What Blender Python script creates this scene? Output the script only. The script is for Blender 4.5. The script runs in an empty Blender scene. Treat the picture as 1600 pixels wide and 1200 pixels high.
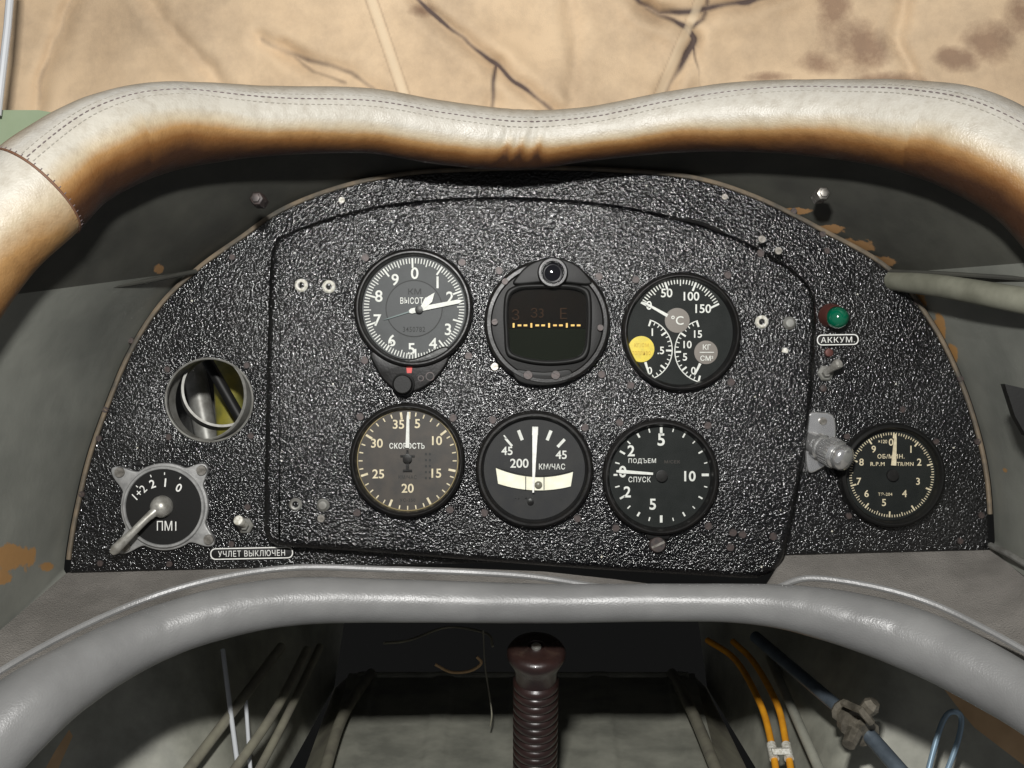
import bpy, bmesh, math, random, bisect
from mathutils import Vector, Matrix, noise
random.seed(7)
D=0.8; s=0.00045
scene=bpy.context.scene; col=scene.collection
R=math.radians
# ------------------------------------------------------------ coordinates
def P(px,py,Y=0.0):
    k=(D+Y)/D
    return Vector(((px-800)*s*k, Y, (600-py)*s*k))
def PF(px,py,Y=0.0): return P(px,py,Y*.6)
def proj(v):
    k=(D+v.y)/D
    return v.x/(s*k)+800, 600-v.z/(s*k)
class F:
    """a local frame on the panel: h = height (m) towards the pilot, drawn about one centre"""
    def __init__(f,cx,cy,h0): f.cx=cx; f.cy=cy; f.h0=h0; f.O=P(cx,cy,-h0)
    def pt(f,px,py,h): return Vector((f.O.x+(px-f.cx)*s, -h, f.O.z-(py-f.cy)*s))
# ------------------------------------------------------------ materials
def mat(name,c,rough=.5,metal=0.,c2=None,vs=30,bump=0.,bs=300,bd=.0005,attrs=(),ramp=None,spec=.5,coat=0.,emit=0,rv=0.,detail=4,bump2=0,bs2=40,ra=.06,stretch=None):
    m=bpy.data.materials.new(name); m.use_nodes=True; nt=m.node_tree; N=nt.nodes; L=nt.links
    b=N['Principled BSDF']; tc=N.new('ShaderNodeTexCoord')
    b.inputs['Roughness'].default_value=rough; b.inputs['Metallic'].default_value=metal
    b.inputs['Specular IOR Level'].default_value=spec; b.inputs['Coat Weight'].default_value=coat
    def nz(scale,d=detail,ro=.6):
        n=N.new('ShaderNodeTexNoise'); n.inputs['Scale'].default_value=scale; n.inputs['Detail'].default_value=d; n.inputs['Roughness'].default_value=ro
        L.new(tc.outputs['Object'],n.inputs['Vector']); return n
    def mp(src,a,bb,lo=0.,hi=1.):
        r=N.new('ShaderNodeMapRange'); r.inputs['From Min'].default_value=a; r.inputs['From Max'].default_value=bb
        r.inputs['To Min'].default_value=lo; r.inputs['To Max'].default_value=hi; L.new(src,r.inputs['Value']); return r.outputs[0]
    def math_(op,a,bv):
        q=N.new('ShaderNodeMath'); q.operation=op; L.new(a,q.inputs[0])
        if hasattr(bv,'links'): L.new(bv,q.inputs[1])
        else: q.inputs[1].default_value=bv
        return q.outputs[0]
    def mix(f,a,bb):
        x=N.new('ShaderNodeMix'); x.data_type='RGBA'; L.new(f,x.inputs[0])
        for v,i in ((a,6),(bb,7)):
            if isinstance(v,tuple): x.inputs[i].default_value=(*v,1)
            else: L.new(v,x.inputs[i])
        return x.outputs[2]
    cur=c
    if ramp:
        at=N.new('ShaderNodeAttribute'); at.attribute_name='wear'
        n=nz(vs,6); v=math_('ADD',at.outputs['Fac'],mp(n.outputs['Fac'],.2,.8,-ra,ra))
        cr=N.new('ShaderNodeValToRGB'); L.new(v,cr.inputs[0]); e=cr.color_ramp.elements
        e[0].position=ramp[0][0]; e[0].color=(*ramp[0][1],1); e[1].position=ramp[-1][0]; e[1].color=(*ramp[-1][1],1)
        for p_,c_ in ramp[1:-1]:
            k=e.new(p_); k.color=(*c_,1)
        cur=cr.outputs[0]
        g=nz(140,6,.7); mx=N.new('ShaderNodeMix'); mx.data_type='RGBA'; mx.blend_type='MULTIPLY'; L.new(mp(g.outputs['Fac'],.45,.72,0,.35),mx.inputs[0]); L.new(cur,mx.inputs[6]); mx.inputs[7].default_value=(.45,.38,.30,1); cur=mx.outputs[2]
    if c2:
        n=nz(vs); cur=mix(mp(n.outputs['Fac'],.35,.65),cur,c2)
    for (an,ac,asc,amp,w) in attrs:
        at=N.new('ShaderNodeAttribute'); at.attribute_name=an
        n=nz(asc,6,.7); v=math_('ADD',at.outputs['Fac'],mp(n.outputs['Fac'],.2,.8,-amp,amp))
        cur=mix(mp(v,.5-w,.5+w),cur,ac)
    if isinstance(cur,tuple): b.inputs['Base Color'].default_value=(*cur,1)
    else: L.new(cur,b.inputs['Base Color'])
    if rv:
        n=nz(vs*1.7); L.new(mp(n.outputs['Fac'],.3,.7,rough-rv,rough+rv),b.inputs['Roughness'])
    if bump:
        n=nz(bs,3,.5); bn=N.new('ShaderNodeBump'); bn.inputs['Strength'].default_value=bump; bn.inputs['Distance'].default_value=bd
        L.new(n.outputs['Fac'],bn.inputs['Height']); last=bn
        if bump2:
            n=nz(bs2,3,.5); b2=N.new('ShaderNodeBump'); b2.inputs['Strength'].default_value=bump2; b2.inputs['Distance'].default_value=.003
            L.new(n.outputs['Fac'],b2.inputs['Height']); L.new(bn.outputs[0],b2.inputs['Normal']); last=b2
        L.new(last.outputs[0],b.inputs['Normal'])
    if emit:
        b.inputs['Emission Color'].default_value=(*c,1); b.inputs['Emission Strength'].default_value=emit
    return m
def crinkle(name):
    m=mat(name,(.006,.006,.007),.33,spec=.75); nt=m.node_tree; N=nt.nodes; L=nt.links; b=N['Principled BSDF']
    tc=[n for n in N if n.type=='TEX_COORD'][0]
    n0=N.new('ShaderNodeTexNoise'); n0.inputs['Scale'].default_value=480; n0.inputs['Detail'].default_value=2; L.new(tc.outputs['Object'],n0.inputs['Vector'])
    vm=N.new('ShaderNodeVectorMath'); vm.operation='MULTIPLY_ADD'; L.new(n0.outputs['Color'],vm.inputs[0]); vm.inputs[1].default_value=(.0035,)*3; L.new(tc.outputs['Object'],vm.inputs[2])
    v=N.new('ShaderNodeTexVoronoi'); v.feature='SMOOTH_F1'; v.inputs['Scale'].default_value=600; v.inputs['Smoothness'].default_value=.35; L.new(vm.outputs[0],v.inputs['Vector'])
    n1=N.new('ShaderNodeTexNoise'); n1.inputs['Scale'].default_value=1150; n1.inputs['Detail'].default_value=1; L.new(tc.outputs['Object'],n1.inputs['Vector'])
    ad=N.new('ShaderNodeMath'); ad.operation='MULTIPLY_ADD'; L.new(n1.outputs['Fac'],ad.inputs[0]); ad.inputs[1].default_value=.45; L.new(v.outputs['Distance'],ad.inputs[2])
    bn=N.new('ShaderNodeBump'); bn.inputs['Strength'].default_value=1.; bn.inputs['Distance'].default_value=.00058; L.new(ad.outputs[0],bn.inputs['Height']); L.new(bn.outputs[0],b.inputs['Normal'])
    n2=N.new('ShaderNodeTexNoise'); n2.inputs['Scale'].default_value=14; n2.inputs['Detail'].default_value=6; L.new(tc.outputs['Object'],n2.inputs['Vector'])
    cr=N.new('ShaderNodeValToRGB'); L.new(n2.outputs['Fac'],cr.inputs[0]); cr.color_ramp.elements[0].position=.45; cr.color_ramp.elements[0].color=(.002,.002,.0026,1)
    cr.color_ramp.elements[1].position=.8; cr.color_ramp.elements[1].color=(.008,.0076,.0072,1); L.new(cr.outputs[0],b.inputs['Base Color'])
    mr=N.new('ShaderNodeMapRange'); L.new(n2.outputs['Fac'],mr.inputs[0]); mr.inputs[1].default_value=.3; mr.inputs[2].default_value=.7; mr.inputs[3].default_value=.14; mr.inputs[4].default_value=.20
    L.new(mr.outputs[0],b.inputs['Roughness'])
    return m
CR=crinkle('black_crinkle_paint')
BLK=mat('black_plastic',(.007,.007,.007),.36,bump=.15,bs=900,rv=.08,c2=(.012,.011,.010),vs=60,spec=.3)
BLK2=mat('dark_bakelite',(.008,.008,.0075),.5,bump=.1,bs=700,spec=.25)
DGREY=mat('dial_grey',(.066,.069,.072),.6,c2=(.052,.054,.056),vs=80)
DGREY2=mat('dial_grey_centre',(.043,.045,.048),.55)
DBLACK=mat('dial_black',(.007,.009,.008),.6,c2=(.012,.014,.013),vs=90,spec=.2)
DBROWN=mat('dial_brown',(.055,.043,.034),.55,c2=(.032,.027,.024),vs=90,bump=.1,bs=1500)
DSOOT=mat('dial_charcoal',(.020,.020,.022),.6,c2=(.028,.027,.027),vs=70,spec=.3)
WHT=mat('marking_white',(.80,.80,.76),.6,c2=(.66,.66,.62),vs=400)
CRM=mat('marking_cream',(.8,.70,.50),.6,c2=(.62,.53,.36),vs=400)
DIM=mat('marking_dim',(.008,.008,.008),.6)
DIMB=mat('marking_dim_bronze',(.05,.04,.033),.6)
ORG=mat('marking_amber',(.60,.34,.04),.5,c2=(.74,.48,.08),vs=150)
ORGD=mat('marking_dim_amber',(.024,.012,.005),.6,spec=.1)
YEL=mat('disc_yellow',(.75,.58,.05),.5,c2=(.6,.48,.06),vs=200)
GRD=mat('disc_greybrown',(.20,.175,.155),.55)
RED=mat('mark_red',(.55,.04,.03),.5)
STEEL=mat('screw_steel',(.36,.34,.31),.4,.8,c2=(.16,.15,.13),vs=300)
BSCR=mat('screw_black',(.03,.026,.025),.5,.2,c2=(.07,.05,.045),vs=300)
PAINTW=mat('screw_paint_white',(.75,.74,.68),.6,c2=(.4,.38,.3),vs=500)
CHROME=mat('chrome',(.84,.84,.83),.17,.86,rv=.04,vs=60,spec=.9)
CAST=mat('cast_grey_metal',(.33,.33,.32),.45,.3,c2=(.22,.22,.215),vs=150,bump=.3,bs=1400)
LEVER=mat('worn_lever_metal',(.50,.49,.45),.38,.5,c2=(.28,.27,.24),vs=200)
GRN=mat('green_lens',(.0,.10,.05),.12,spec=.8,coat=1.,emit=.04)
RBASE=mat('redbrown_metal',(.10,.035,.028),.45,.3)
BUSH=mat('bushing_grey',(.25,.25,.23),.45,.3,c2=(.15,.145,.13),vs=120)
WIN=mat('window_brown_glass',(.008,.005,.003),.7,c2=(.005,.004,.003),vs=40,spec=.08)
WING=mat('window_green_glass',(.006,.008,.0035),.7,spec=.08)
GLASSD=mat('lens_black',(.003,.003,.005),.05,spec=.8,coat=1)
BALLM=mat('slip_ball_grey',(.16,.15,.12),.3)
TUBEL=mat('slip_tube_cream',(.92,.90,.78),.3,c2=(.80,.76,.60),vs=90)
YB=mat('yellow_green_paint',(.24,.21,.025),.5,c2=(.10,.10,.02),vs=60)
LEATH=mat('aged_cream_leather',(.6,.5,.4),.43,vs=16,rv=.08,bump=.4,bs=800,bd=.0007,bump2=.42,bs2=50,spec=.45,ra=.055,
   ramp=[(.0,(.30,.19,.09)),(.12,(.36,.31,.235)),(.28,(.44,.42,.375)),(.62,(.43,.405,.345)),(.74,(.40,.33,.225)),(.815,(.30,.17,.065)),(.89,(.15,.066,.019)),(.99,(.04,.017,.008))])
GLEATH=mat('grey_leather',(.215,.215,.21),.36,c2=(.165,.165,.162),vs=16,rv=.06,bump=.3,bs=900,bd=.0006,bump2=.28,bs2=30)
STITCH=mat('stitch_thread',(.13,.10,.10),.8)
STITCHL=mat('stitch_thread_pale',(.30,.28,.24),.8)
HOOD=mat('dark_olive_paint',(.060,.060,.050),.5,c2=(.038,.038,.033),vs=18,rv=.1,bump=.2,bs=300,bump2=.25,bs2=12,attrs=[('worn',(.30,.17,.075),70,.35,.05)])
WALL=mat('grey_olive_paint',(.235,.24,.21),.45,c2=(.14,.145,.128),vs=9,rv=.1,bump=.25,bs=240,bump2=.3,bs2=12,attrs=[('worn',(.38,.21,.08),60,.4,.05)])
LEDGE=mat('grey_woven_cloth',(.22,.205,.185),.85,c2=(.15,.14,.125),vs=25,bump=1.,bs=1000,bd=.0014)
WELL=mat('footwell_olive_paint',(.36,.36,.30),.5,c2=(.21,.212,.178),vs=22,rv=.1,bump=.2,bs=150,bump2=.3,bs2=14,detail=6)
DARK=mat('footwell_dark',(.03,.03,.027),.7)  # near-black colour stands in for the darkness of the unlit interior
CANV=mat('tan_canvas',(.80,.605,.395),.8,c2=(.72,.53,.335),vs=7,bump=.5,bs=1300,bump2=.12,bs2=18,attrs=[('brown',(.38,.25,.16),16,.35,.16),('dark',(.10,.07,.06),60,.15,.42),('pale',(.84,.68,.47),30,.1,.4)])
TANC=mat('tan_sheet',(.60,.40,.22),.8,c2=(.42,.27,.14),vs=20)
PGRN=mat('pale_green_paint',(.33,.40,.26),.5,c2=(.28,.35,.22),vs=20)
OFFW=mat('off_white_paint',(.60,.62,.64),.4)
TUBEM=mat('olive_tube_paint',(.25,.24,.18),.4,c2=(.16,.15,.12),vs=40)
WOODR=mat('weathered_beam_paint',(.20,.20,.155),.6,c2=(.12,.12,.09),vs=30,bump=.4,bs=120)
EDGE=mat('worn_wood_edge',(.17,.13,.085),.7,c2=(.06,.055,.045),vs=60,bump=.4,bs=500)
ORCAB=mat('orange_cable',(.80,.36,.02),.4,c2=(.6,.25,.02),vs=60)
BLUEM=mat('blue_grey_metal',(.13,.16,.19),.35,.3,c2=(.08,.10,.12),vs=60)
HOOKM=mat('blue_steel',(.30,.42,.52),.3,.4)
BROWNB=mat('brown_bakelite',(.026,.012,.010),.33,c2=(.015,.008,.007),vs=60,coat=.2,rv=.08,bump=.2,bs=500)
def glassmat():
    m=bpy.data.materials.new('instrument_glass'); m.use_nodes=True; nt=m.node_tree; nt.nodes.clear()
    o=nt.nodes.new('ShaderNodeOutputMaterial'); mx=nt.nodes.new('ShaderNodeMixShader'); t=nt.nodes.new('ShaderNodeBsdfTransparent'); g=nt.nodes.new('ShaderNodeBsdfGlossy')
    t.inputs[0].default_value=(.95,.96,.95,1); g.inputs['Roughness'].default_value=.04; lw=nt.nodes.new('ShaderNodeFresnel'); lw.inputs[0].default_value=1.45
    nt.links.new(lw.outputs[0],mx.inputs[0]); nt.links.new(t.outputs[0],mx.inputs[1]); nt.links.new(g.outputs[0],mx.inputs[2]); nt.links.new(mx.outputs[0],o.inputs[0]); return m
GLASS=glassmat()
# ------------------------------------------------------------ object helpers
org={}
def obj(name,bm,m,parent=None,label=None,cat=None,group=None,kind=None,loc=None,sharp=35,recalc=True):
    if recalc: bmesh.ops.recalc_face_normals(bm,faces=bm.faces)
    if parent is not None: O=org[parent.name]
    elif loc is not None: O=Vector(loc)
    elif kind=='structure': O=Vector((0,0,0))
    else:
        vs=[v.co for v in bm.verts]; O=Vector([(min(c[i] for c in vs)+max(c[i] for c in vs))/2 for i in range(3)])
    for v in bm.verts: v.co-=O
    me=bpy.data.meshes.new(name); bm.to_mesh(me); bm.free(); me.materials.append(m)
    for p in me.polygons: p.use_smooth=True
    me.set_sharp_from_angle(angle=R(sharp))
    o=bpy.data.objects.new(name,me); col.objects.link(o)
    if parent is not None: o.parent=parent
    else: o.location=O
    org[o.name]=O
    for k,v in (('label',label),('category',cat),('group',group),('kind',kind)):
        if v: o[k]=v
    return o
def thing(name,label,cat,loc,group=None):
    o=bpy.data.objects.new(name,None); o.empty_display_size=.02; col.objects.link(o); o.location=loc; org[o.name]=Vector(loc)
    o['label']=label; o['category']=cat
    if group: o['group']=group
    return o
def B(): return bmesh.new()
def lathe(bm,O,prof,axis=Vector((0,-1,0)),seg=64,ax=1.,az=1.):
    axis=Vector(axis).normalized(); up=Vector((0,0,1)) if abs(axis.z)<.9 else Vector((0,1,0))
    a=axis.cross(up).normalized(); b=a.cross(axis).normalized(); rings=[]
    for r,h in prof:
        if r<1e-7: rings.append([bm.verts.new(O+axis*h)])
        else: rings.append([bm.verts.new(O+axis*h+a*(r*ax*math.cos(t))+b*(r*az*math.sin(t))) for t in [2*math.pi*i/seg for i in range(seg)]])
    for q in range(len(rings)-1):
        A,C=rings[q],rings[q+1]
        if len(A)==1 and len(C)==1: continue
        for i in range(seg):
            j=(i+1)%seg
            if len(A)==1: bm.faces.new((A[0],C[i],C[j]))
            elif len(C)==1: bm.faces.new((A[i],A[j],C[0]))
            else: bm.faces.new((A[i],A[j],C[j],C[i]))
def cat(pts,n=8,closed=False):
    out=[]; m=len(pts); pts=[Vector(p) for p in pts]
    rng=range(m) if closed else range(m-1)
    for i in rng:
        p0=pts[(i-1)%m] if (closed or i>0) else pts[0]*2-pts[1]
        p1=pts[i]; p2=pts[(i+1)%m]; p3=pts[(i+2)%m] if (closed or i<m-2) else pts[-1]*2-pts[-2]
        for k in range(n):
            t=k/n; out.append(.5*((2*p1)+(p2-p0)*t+(2*p0-5*p1+4*p2-p3)*t*t+(3*p1-p0-3*p2+p3)*t**3))
    if not closed: out.append(pts[-1].copy())
    return out
def tube(bm,pts,rad,seg=12,cap=True):
    n=len(pts); rings=[]; prev=None
    for i in range(n):
        t=(pts[min(i+1,n-1)]-pts[max(i-1,0)]).normalized()
        if prev is None:
            ref=Vector((0,0,1)) if abs(t.z)<.9 else Vector((1,0,0)); a=t.cross(ref).normalized()
        else: a=(prev-t*prev.dot(t)).normalized()
        prev=a; b=t.cross(a); r=rad[i] if isinstance(rad,(list,tuple)) else rad
        rings.append([bm.verts.new(pts[i]+a*(r*math.cos(2*math.pi*k/seg))+b*(r*math.sin(2*math.pi*k/seg))) for k in range(seg)])
    for q in range(n-1):
        for k in range(seg):
            j=(k+1)%seg; bm.faces.new((rings[q][k],rings[q][j],rings[q+1][j],rings[q+1][k]))
    if cap:
        bm.faces.new(rings[0][::-1]); bm.faces.new(rings[-1])
def slab(bm,pts,depth):
    f=[bm.verts.new(p) for p in pts]; g=[bm.verts.new(p+Vector((0,depth,0))) for p in pts]; n=len(pts)
    bm.faces.new(f); bm.faces.new(g[::-1])
    for i in range(n): bm.faces.new((f[i],g[i],g[(i+1)%n],f[(i+1)%n]))
def plate(outlines,h0,h1,bev=.001,res=3):
    cu=bpy.data.curves.new('c','CURVE'); cu.dimensions='2D'; cu.fill_mode='BOTH'
    for o in outlines:
        sp=cu.splines.new('POLY'); sp.points.add(len(o)-1); sp.use_cyclic_u=True
        for p,q in zip(sp.points,o): p.co=(q[0],q[1],0,1)
    cu.extrude=max((h1-h0)/2-bev,1e-5); cu.bevel_depth=bev; cu.bevel_resolution=res; cu.offset=-bev
    ob=bpy.data.objects.new('c',cu); col.objects.link(ob); dg=bpy.context.evaluated_depsgraph_get(); dg.update()
    me=bpy.data.meshes.new_from_object(ob.evaluated_get(dg)); bm=bmesh.new(); bm.from_mesh(me)
    bpy.data.objects.remove(ob); bpy.data.curves.remove(cu); bpy.data.meshes.remove(me)
    mid=(h0+h1)/2
    for v in bm.verts: v.co=Vector((v.co.x,-(v.co.z+mid),v.co.y))
    bmesh.ops.remove_doubles(bm,verts=bm.verts,dist=1e-6)
    return bm
def rplate(outline,h0,h1,r,k=8):
    """solid plate with a rounded front edge; outline (x,z) in metres"""
    o=[]
    for p in outline:
        if not o or math.hypot(p[0]-o[-1][0],p[1]-o[-1][1])>.0008: o.append(p)
    n=len(o); area=sum(o[i][0]*o[(i+1)%n][1]-o[(i+1)%n][0]*o[i][1] for i in range(n)); sg=1 if area>0 else -1
    nr=[]
    for i in range(n):
        a=Vector(o[i-1]);b=Vector(o[i]);c=Vector(o[(i+1)%n])
        d1=(b-a).normalized(); d2=(c-b).normalized(); n1=Vector((-d1.y,d1.x))*sg; n2=Vector((-d2.y,d2.x))*sg
        m=(n1+n2).normalized(); nr.append(m/max(m.dot(n1),.5))
    bm=B(); rings=[]
    prof=[(0,h0)]+[(r*(1-math.cos(math.pi/2*q/k)),h1-r+r*math.sin(math.pi/2*q/k)) for q in range(k+1)]
    for ins,h in prof: rings.append([bm.verts.new((o[i][0]+nr[i].x*ins,-h,o[i][1]+nr[i].y*ins)) for i in range(n)])
    for q in range(len(rings)-1):
        for i in range(n): bm.faces.new((rings[q][i],rings[q][(i+1)%n],rings[q+1][(i+1)%n],rings[q+1][i]))
    bm.faces.new(rings[-1]); return bm
def oxz(pts,h,fr=None):
    out=[]
    for p in pts:
        q=fr.pt(p[0],p[1],h) if fr else P(p[0],p[1],-h); out.append((q.x,q.z))
    return out
def circ(cx,cy,r,n=64,ry=None):
    ry=ry or r
    return [(cx+r*math.cos(2*math.pi*i/n),cy+ry*math.sin(2*math.pi*i/n)) for i in range(n)]
tcache={}
def T(bm,st,px,py,hp,fr,h,rot=0,w=None,bold=.008):
    key=(st,bold)
    if key not in tcache:
        cu=bpy.data.curves.new('t','FONT'); cu.body=st; cu.size=1; cu.align_x='CENTER'; cu.offset=bold; cu.resolution_u=4
        if len(st)>4: cu.space_character=1.12
        ob=bpy.data.objects.new('t',cu); col.objects.link(ob); dg=bpy.context.evaluated_depsgraph_get(); dg.update()
        me=bpy.data.meshes.new_from_object(ob.evaluated_get(dg)); vs=[v.co.copy() for v in me.vertices]; fs=[tuple(p.vertices) for p in me.polygons]
        bpy.data.objects.remove(ob); bpy.data.curves.remove(cu); bpy.data.meshes.remove(me)
        if not vs: vs=[Vector((0,0,0)),Vector((1,1,0))]
        tcache[key]=(vs,fs)
    vs,fs=tcache[key]
    x0=min(v.x for v in vs); x1=max(v.x for v in vs); y0=min(v.y for v in vs); y1=max(v.y for v in vs)
    sy=hp/(y1-y0); sx=sy if w is None else w/(x1-x0); ca=math.cos(R(rot)); sa=math.sin(R(rot)); nv=[]
    for v in vs:
        u=(v.x-(x0+x1)/2)*sx; q=-(v.y-(y0+y1)/2)*sy
        nv.append(bm.verts.new(fr.pt(px+u*ca-q*sa,py+u*sa+q*ca,h)))
    for f in fs:
        try: bm.faces.new([nv[i] for i in f])
        except ValueError: pass
def tick(bm,fr,cx,cy,ang,r0,r1,w,h,ry=1.):
    a=R(ang); d=(math.sin(a),-math.cos(a)); n=(math.cos(a),math.sin(a))
    bm.faces.new([bm.verts.new(fr.pt(cx+d[0]*r+n[0]*q*w/2,cy+(d[1]*r+n[1]*q*w/2)*ry,h)) for r,q in ((r0,-1),(r1,-1),(r1,1),(r0,1))])
def arc(bm,fr,cx,cy,a0,a1,r,w,h,n=30):
    for i in range(n):
        q=[]
        for t,rr in ((i,r-w/2),(i,r+w/2),(i+1,r+w/2),(i+1,r-w/2)):
            a=R(a0+(a1-a0)*t/n); q.append(bm.verts.new(fr.pt(cx+math.sin(a)*rr,cy-math.cos(a)*rr,h)))
        bm.faces.new(q)
def poly(bm,fr,pts,h,th=.0006): slab(bm,[fr.pt(p[0],p[1],h) for p in pts],th)
def needle(bm,fr,p0,p1,w0,w1,h,tipw=0,wm=None):
    a=Vector(p0);b=Vector(p1); d=(b-a).normalized(); n=Vector((-d.y,d.x)); L=(b-a).length
    pts=[a+n*w0/2, b-d*min(8,L*.2)+n*w1/2, b+n*tipw/2, b-n*tipw/2, b-d*min(8,L*.2)-n*w1/2, a-n*w0/2]
    poly(bm,fr,pts,h)
def loft(bm,A,Bp,n,m,layers=None,disp=None):
    def rs(pts,n):
        L=[0]
        for i in range(1,len(pts)): L.append(L[-1]+(pts[i]-pts[i-1]).length)
        out=[];k=0
        for i in range(n+1):
            t=L[-1]*i/n
            while k<len(L)-2 and L[k+1]<t: k+=1
            f=(t-L[k])/max(L[k+1]-L[k],1e-9); out.append(pts[k].lerp(pts[k+1],min(max(f,0),1)))
        return out
    a=rs(A,n); b=rs(Bp,n); G=[]
    for i in range(n+1):
        row=[]
        for j in range(m+1):
            co=a[i].lerp(b[i],j/m)
            if disp: co=co+disp(co,i/n,j/m)
            row.append(bm.verts.new(co))
        G.append(row)
    for i in range(n):
        for j in range(m): bm.faces.new((G[i][j],G[i+1][j],G[i+1][j+1],G[i][j+1]))
    return G
def blobattr(bm,name,blobs):
    ly=bm.verts.layers.float.new(name)
    for v in bm.verts:
        x,y=proj(v.co); w=0
        for (bx,by,rx,ry) in blobs:
            d=math.hypot((x-bx)/rx,(y-by)/ry); w=max(w,1-d*.5)
        v[ly]=max(0,w)
# ------------------------------------------------------------ padded rolls
def pad(pairs,n,seg,wearf=None,wob=.0,creases=(),i0=0,i1=None):
    U=cat([(u[0],u[1],y) for u,l,y in pairs],n); Lw=cat([(l[0],l[1],y) for u,l,y in pairs],n)
    C=[];A=[];Rd=[]
    for a,b in zip(U,Lw):
        pa=P(a.x,a.y,a.z); pb=P(b.x,b.y,b.z); C.append((pa+pb)/2); A.append((pa-pb).normalized()); Rd.append((pa-pb).length/2*.985)
    bm=B(); wl=bm.verts.layers.float.new('wear'); rings=[]; Fr=[]
    i1=len(C)-1 if i1 is None else i1
    for i in range(i0,i1+1):
        c=C[i]
        t=(C[min(i+1,len(C)-1)]-C[max(i-1,0)]).normalized(); a=(A[i]-t*A[i].dot(t)).normalized(); b=t.cross(a)
        if b.y>0: b=-b
        Fr.append((c,a,b,Rd[i])); ring=[]; px,py=proj(c)
        for k in range(seg):
            th=2*math.pi*k/seg; dr=a*math.cos(th)+b*math.sin(th); r=Rd[i]
            r*=1+wob*noise.noise(Vector((c.x*14,th*1.2,c.z*14)))+wob*.5*noise.noise(c*60+dr*2)
            for (cx,amp,wd,ph) in creases:
                q=(px-cx-12*math.cos(th))/wd; r*=1-amp*math.exp(-q*q)*(.2+.8*max(0,math.sin(th-ph)))
            v=bm.verts.new(c+dr*r); v[wl]=wearf(px-12*math.cos(th),math.cos(th),math.sin(th)) if wearf else 0; ring.append(v)
        rings.append(ring)
    for q in range(len(rings)-1):
        for k in range(seg):
            j=(k+1)%seg; bm.faces.new((rings[q][k],rings[q][j],rings[q+1][j],rings[q+1][k]))
    bm.faces.new(rings[0]); bm.faces.new(rings[-1])
    return bm,Fr
up=[((-190,430),(-50,560),-.20),((-90,320),(40,435),-.185),((-5,241),(118,360),-.17),((55,198),(165,312),-.155),((120,166),(225,277),-.14),((200,146),(290,255),-.12),
 ((300,138),(362,246),-.10),((450,136),(460,241),-.08),((580,139),(575,240),-.062),((690,158),(690,257),-.05),((810,171),(812,266),-.045),((920,167),(925,251),-.048),
 ((1050,143),(1050,239),-.055),((1180,128),(1170,237),-.065),((1330,127),(1300,247),-.085),((1450,131),(1400,266),-.105),((1560,153),(1490,299),-.125),((1680,230),(1575,352),-.145),((1790,340),(1665,460),-.165)]
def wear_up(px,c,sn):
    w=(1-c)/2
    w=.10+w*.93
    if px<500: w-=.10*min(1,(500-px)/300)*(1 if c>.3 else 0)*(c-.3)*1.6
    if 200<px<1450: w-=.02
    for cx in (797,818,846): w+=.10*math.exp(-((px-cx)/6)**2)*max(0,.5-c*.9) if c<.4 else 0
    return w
SP=2; CRS=[(790,.07,7,.3),(808,.05,5,.4),(832,.08,7,.3),(856,.045,7,.3),(770,.03,6,.4),(1240,.012,10,0),(620,.012,14,0),(400,.01,14,0),(1380,.012,14,0)]
cream,frU=pad(up,24,72,wear_up,.018,CRS,i0=SP*24)
pd=thing('padded_coaming','silvery cream leather roll across the top of the panel, scorched brown along its underside','padding',P(850,210,-.05))
pr=obj('leather_cover',cream,LEATH,pd,sharp=80)
left,frL=pad(up,24,72,lambda px,c,sn:.30+.52*(1-c)/2+.10*min(1,max(0,(60-px)/200)),.018,CRS,i1=SP*24)
pl=thing('padded_roll','short tan leather roll at the upper left, left of the stitched seam','padding',P(20,360,-.18))
obj('leather_cover',left,LEATH,pl,sharp=80)
st=B(); sl=B()
def interp(tab,x):
    for (x0,y0),(x1,y1) in zip(tab,tab[1:]):
        if x<=x1: return y0+(y1-y0)*max(0,(x-x0))/(x1-x0)
    return tab[-1][1]
ctab=[(60,.18),(150,.3),(300,.36),(500,.42),(700,.40),(820,.38),(950,.40),(1100,.52),(1250,.6),(1450,.48),(1700,.35)]
def onpad(fr,c,off,k=1.004):
    C,a,b,r=fr; th=math.acos(c)+off/(r/s)
    return C+(a*math.cos(th)+b*math.sin(th))*r*k
rows={-9:[],-1:[],8:[]}
for fr in frU:
    px,_=proj(fr[0]); c=interp(ctab,px)
    for o in rows: rows[o].append(onpad(fr,c,o))
def dashes(bm,pts,dash,gap,r):
    L=[0]
    for i in range(1,len(pts)): L.append(L[-1]+(pts[i]-pts[i-1]).length)
    def at(t):
        i=min(max(bisect.bisect(L,t)-1,0),len(L)-2); f=(t-L[i])/max(L[i+1]-L[i],1e-9); return pts[i].lerp(pts[i+1],f)
    t=.002
    while t+dash<L[-1]:
        tube(bm,[at(t),at(t+dash*.5)+Vector((0,-r*.4,0)),at(t+dash)],[r*.6,r,r*.6],6); t+=dash+gap
dashes(st,rows[-1],.0026,.0015,.00042); dashes(sl,rows[8],.0022,.0014,.00035); dashes(sl,rows[-9],.0022,.0014,.0003)
obj('stitching',st,STITCH,pr); obj('pale_stitching',sl,STITCHL,pr)
sm=B(); C,a,b,r=frU[0]
ring=[C+(a*math.cos(t)+b*math.sin(t))*r*1.0 for t in [math.pi*2*i/48 for i in range(49)]]
tube(sm,ring,.0008,6); obj('end_seam',sm,mat('seam_brown',(.13,.06,.03),.7),pr)
s2=B(); tdir=(frU[6][0]-C).normalized()
for i in range(44):
    t=math.pi*2*i/44; p=C+(a*math.cos(t)+b*math.sin(t))*r*1.006
    tube(s2,[p-tdir*.0008,p+tdir*.0020],.0003,5)
obj('seam_stitches',s2,STITCH,pr)
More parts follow.
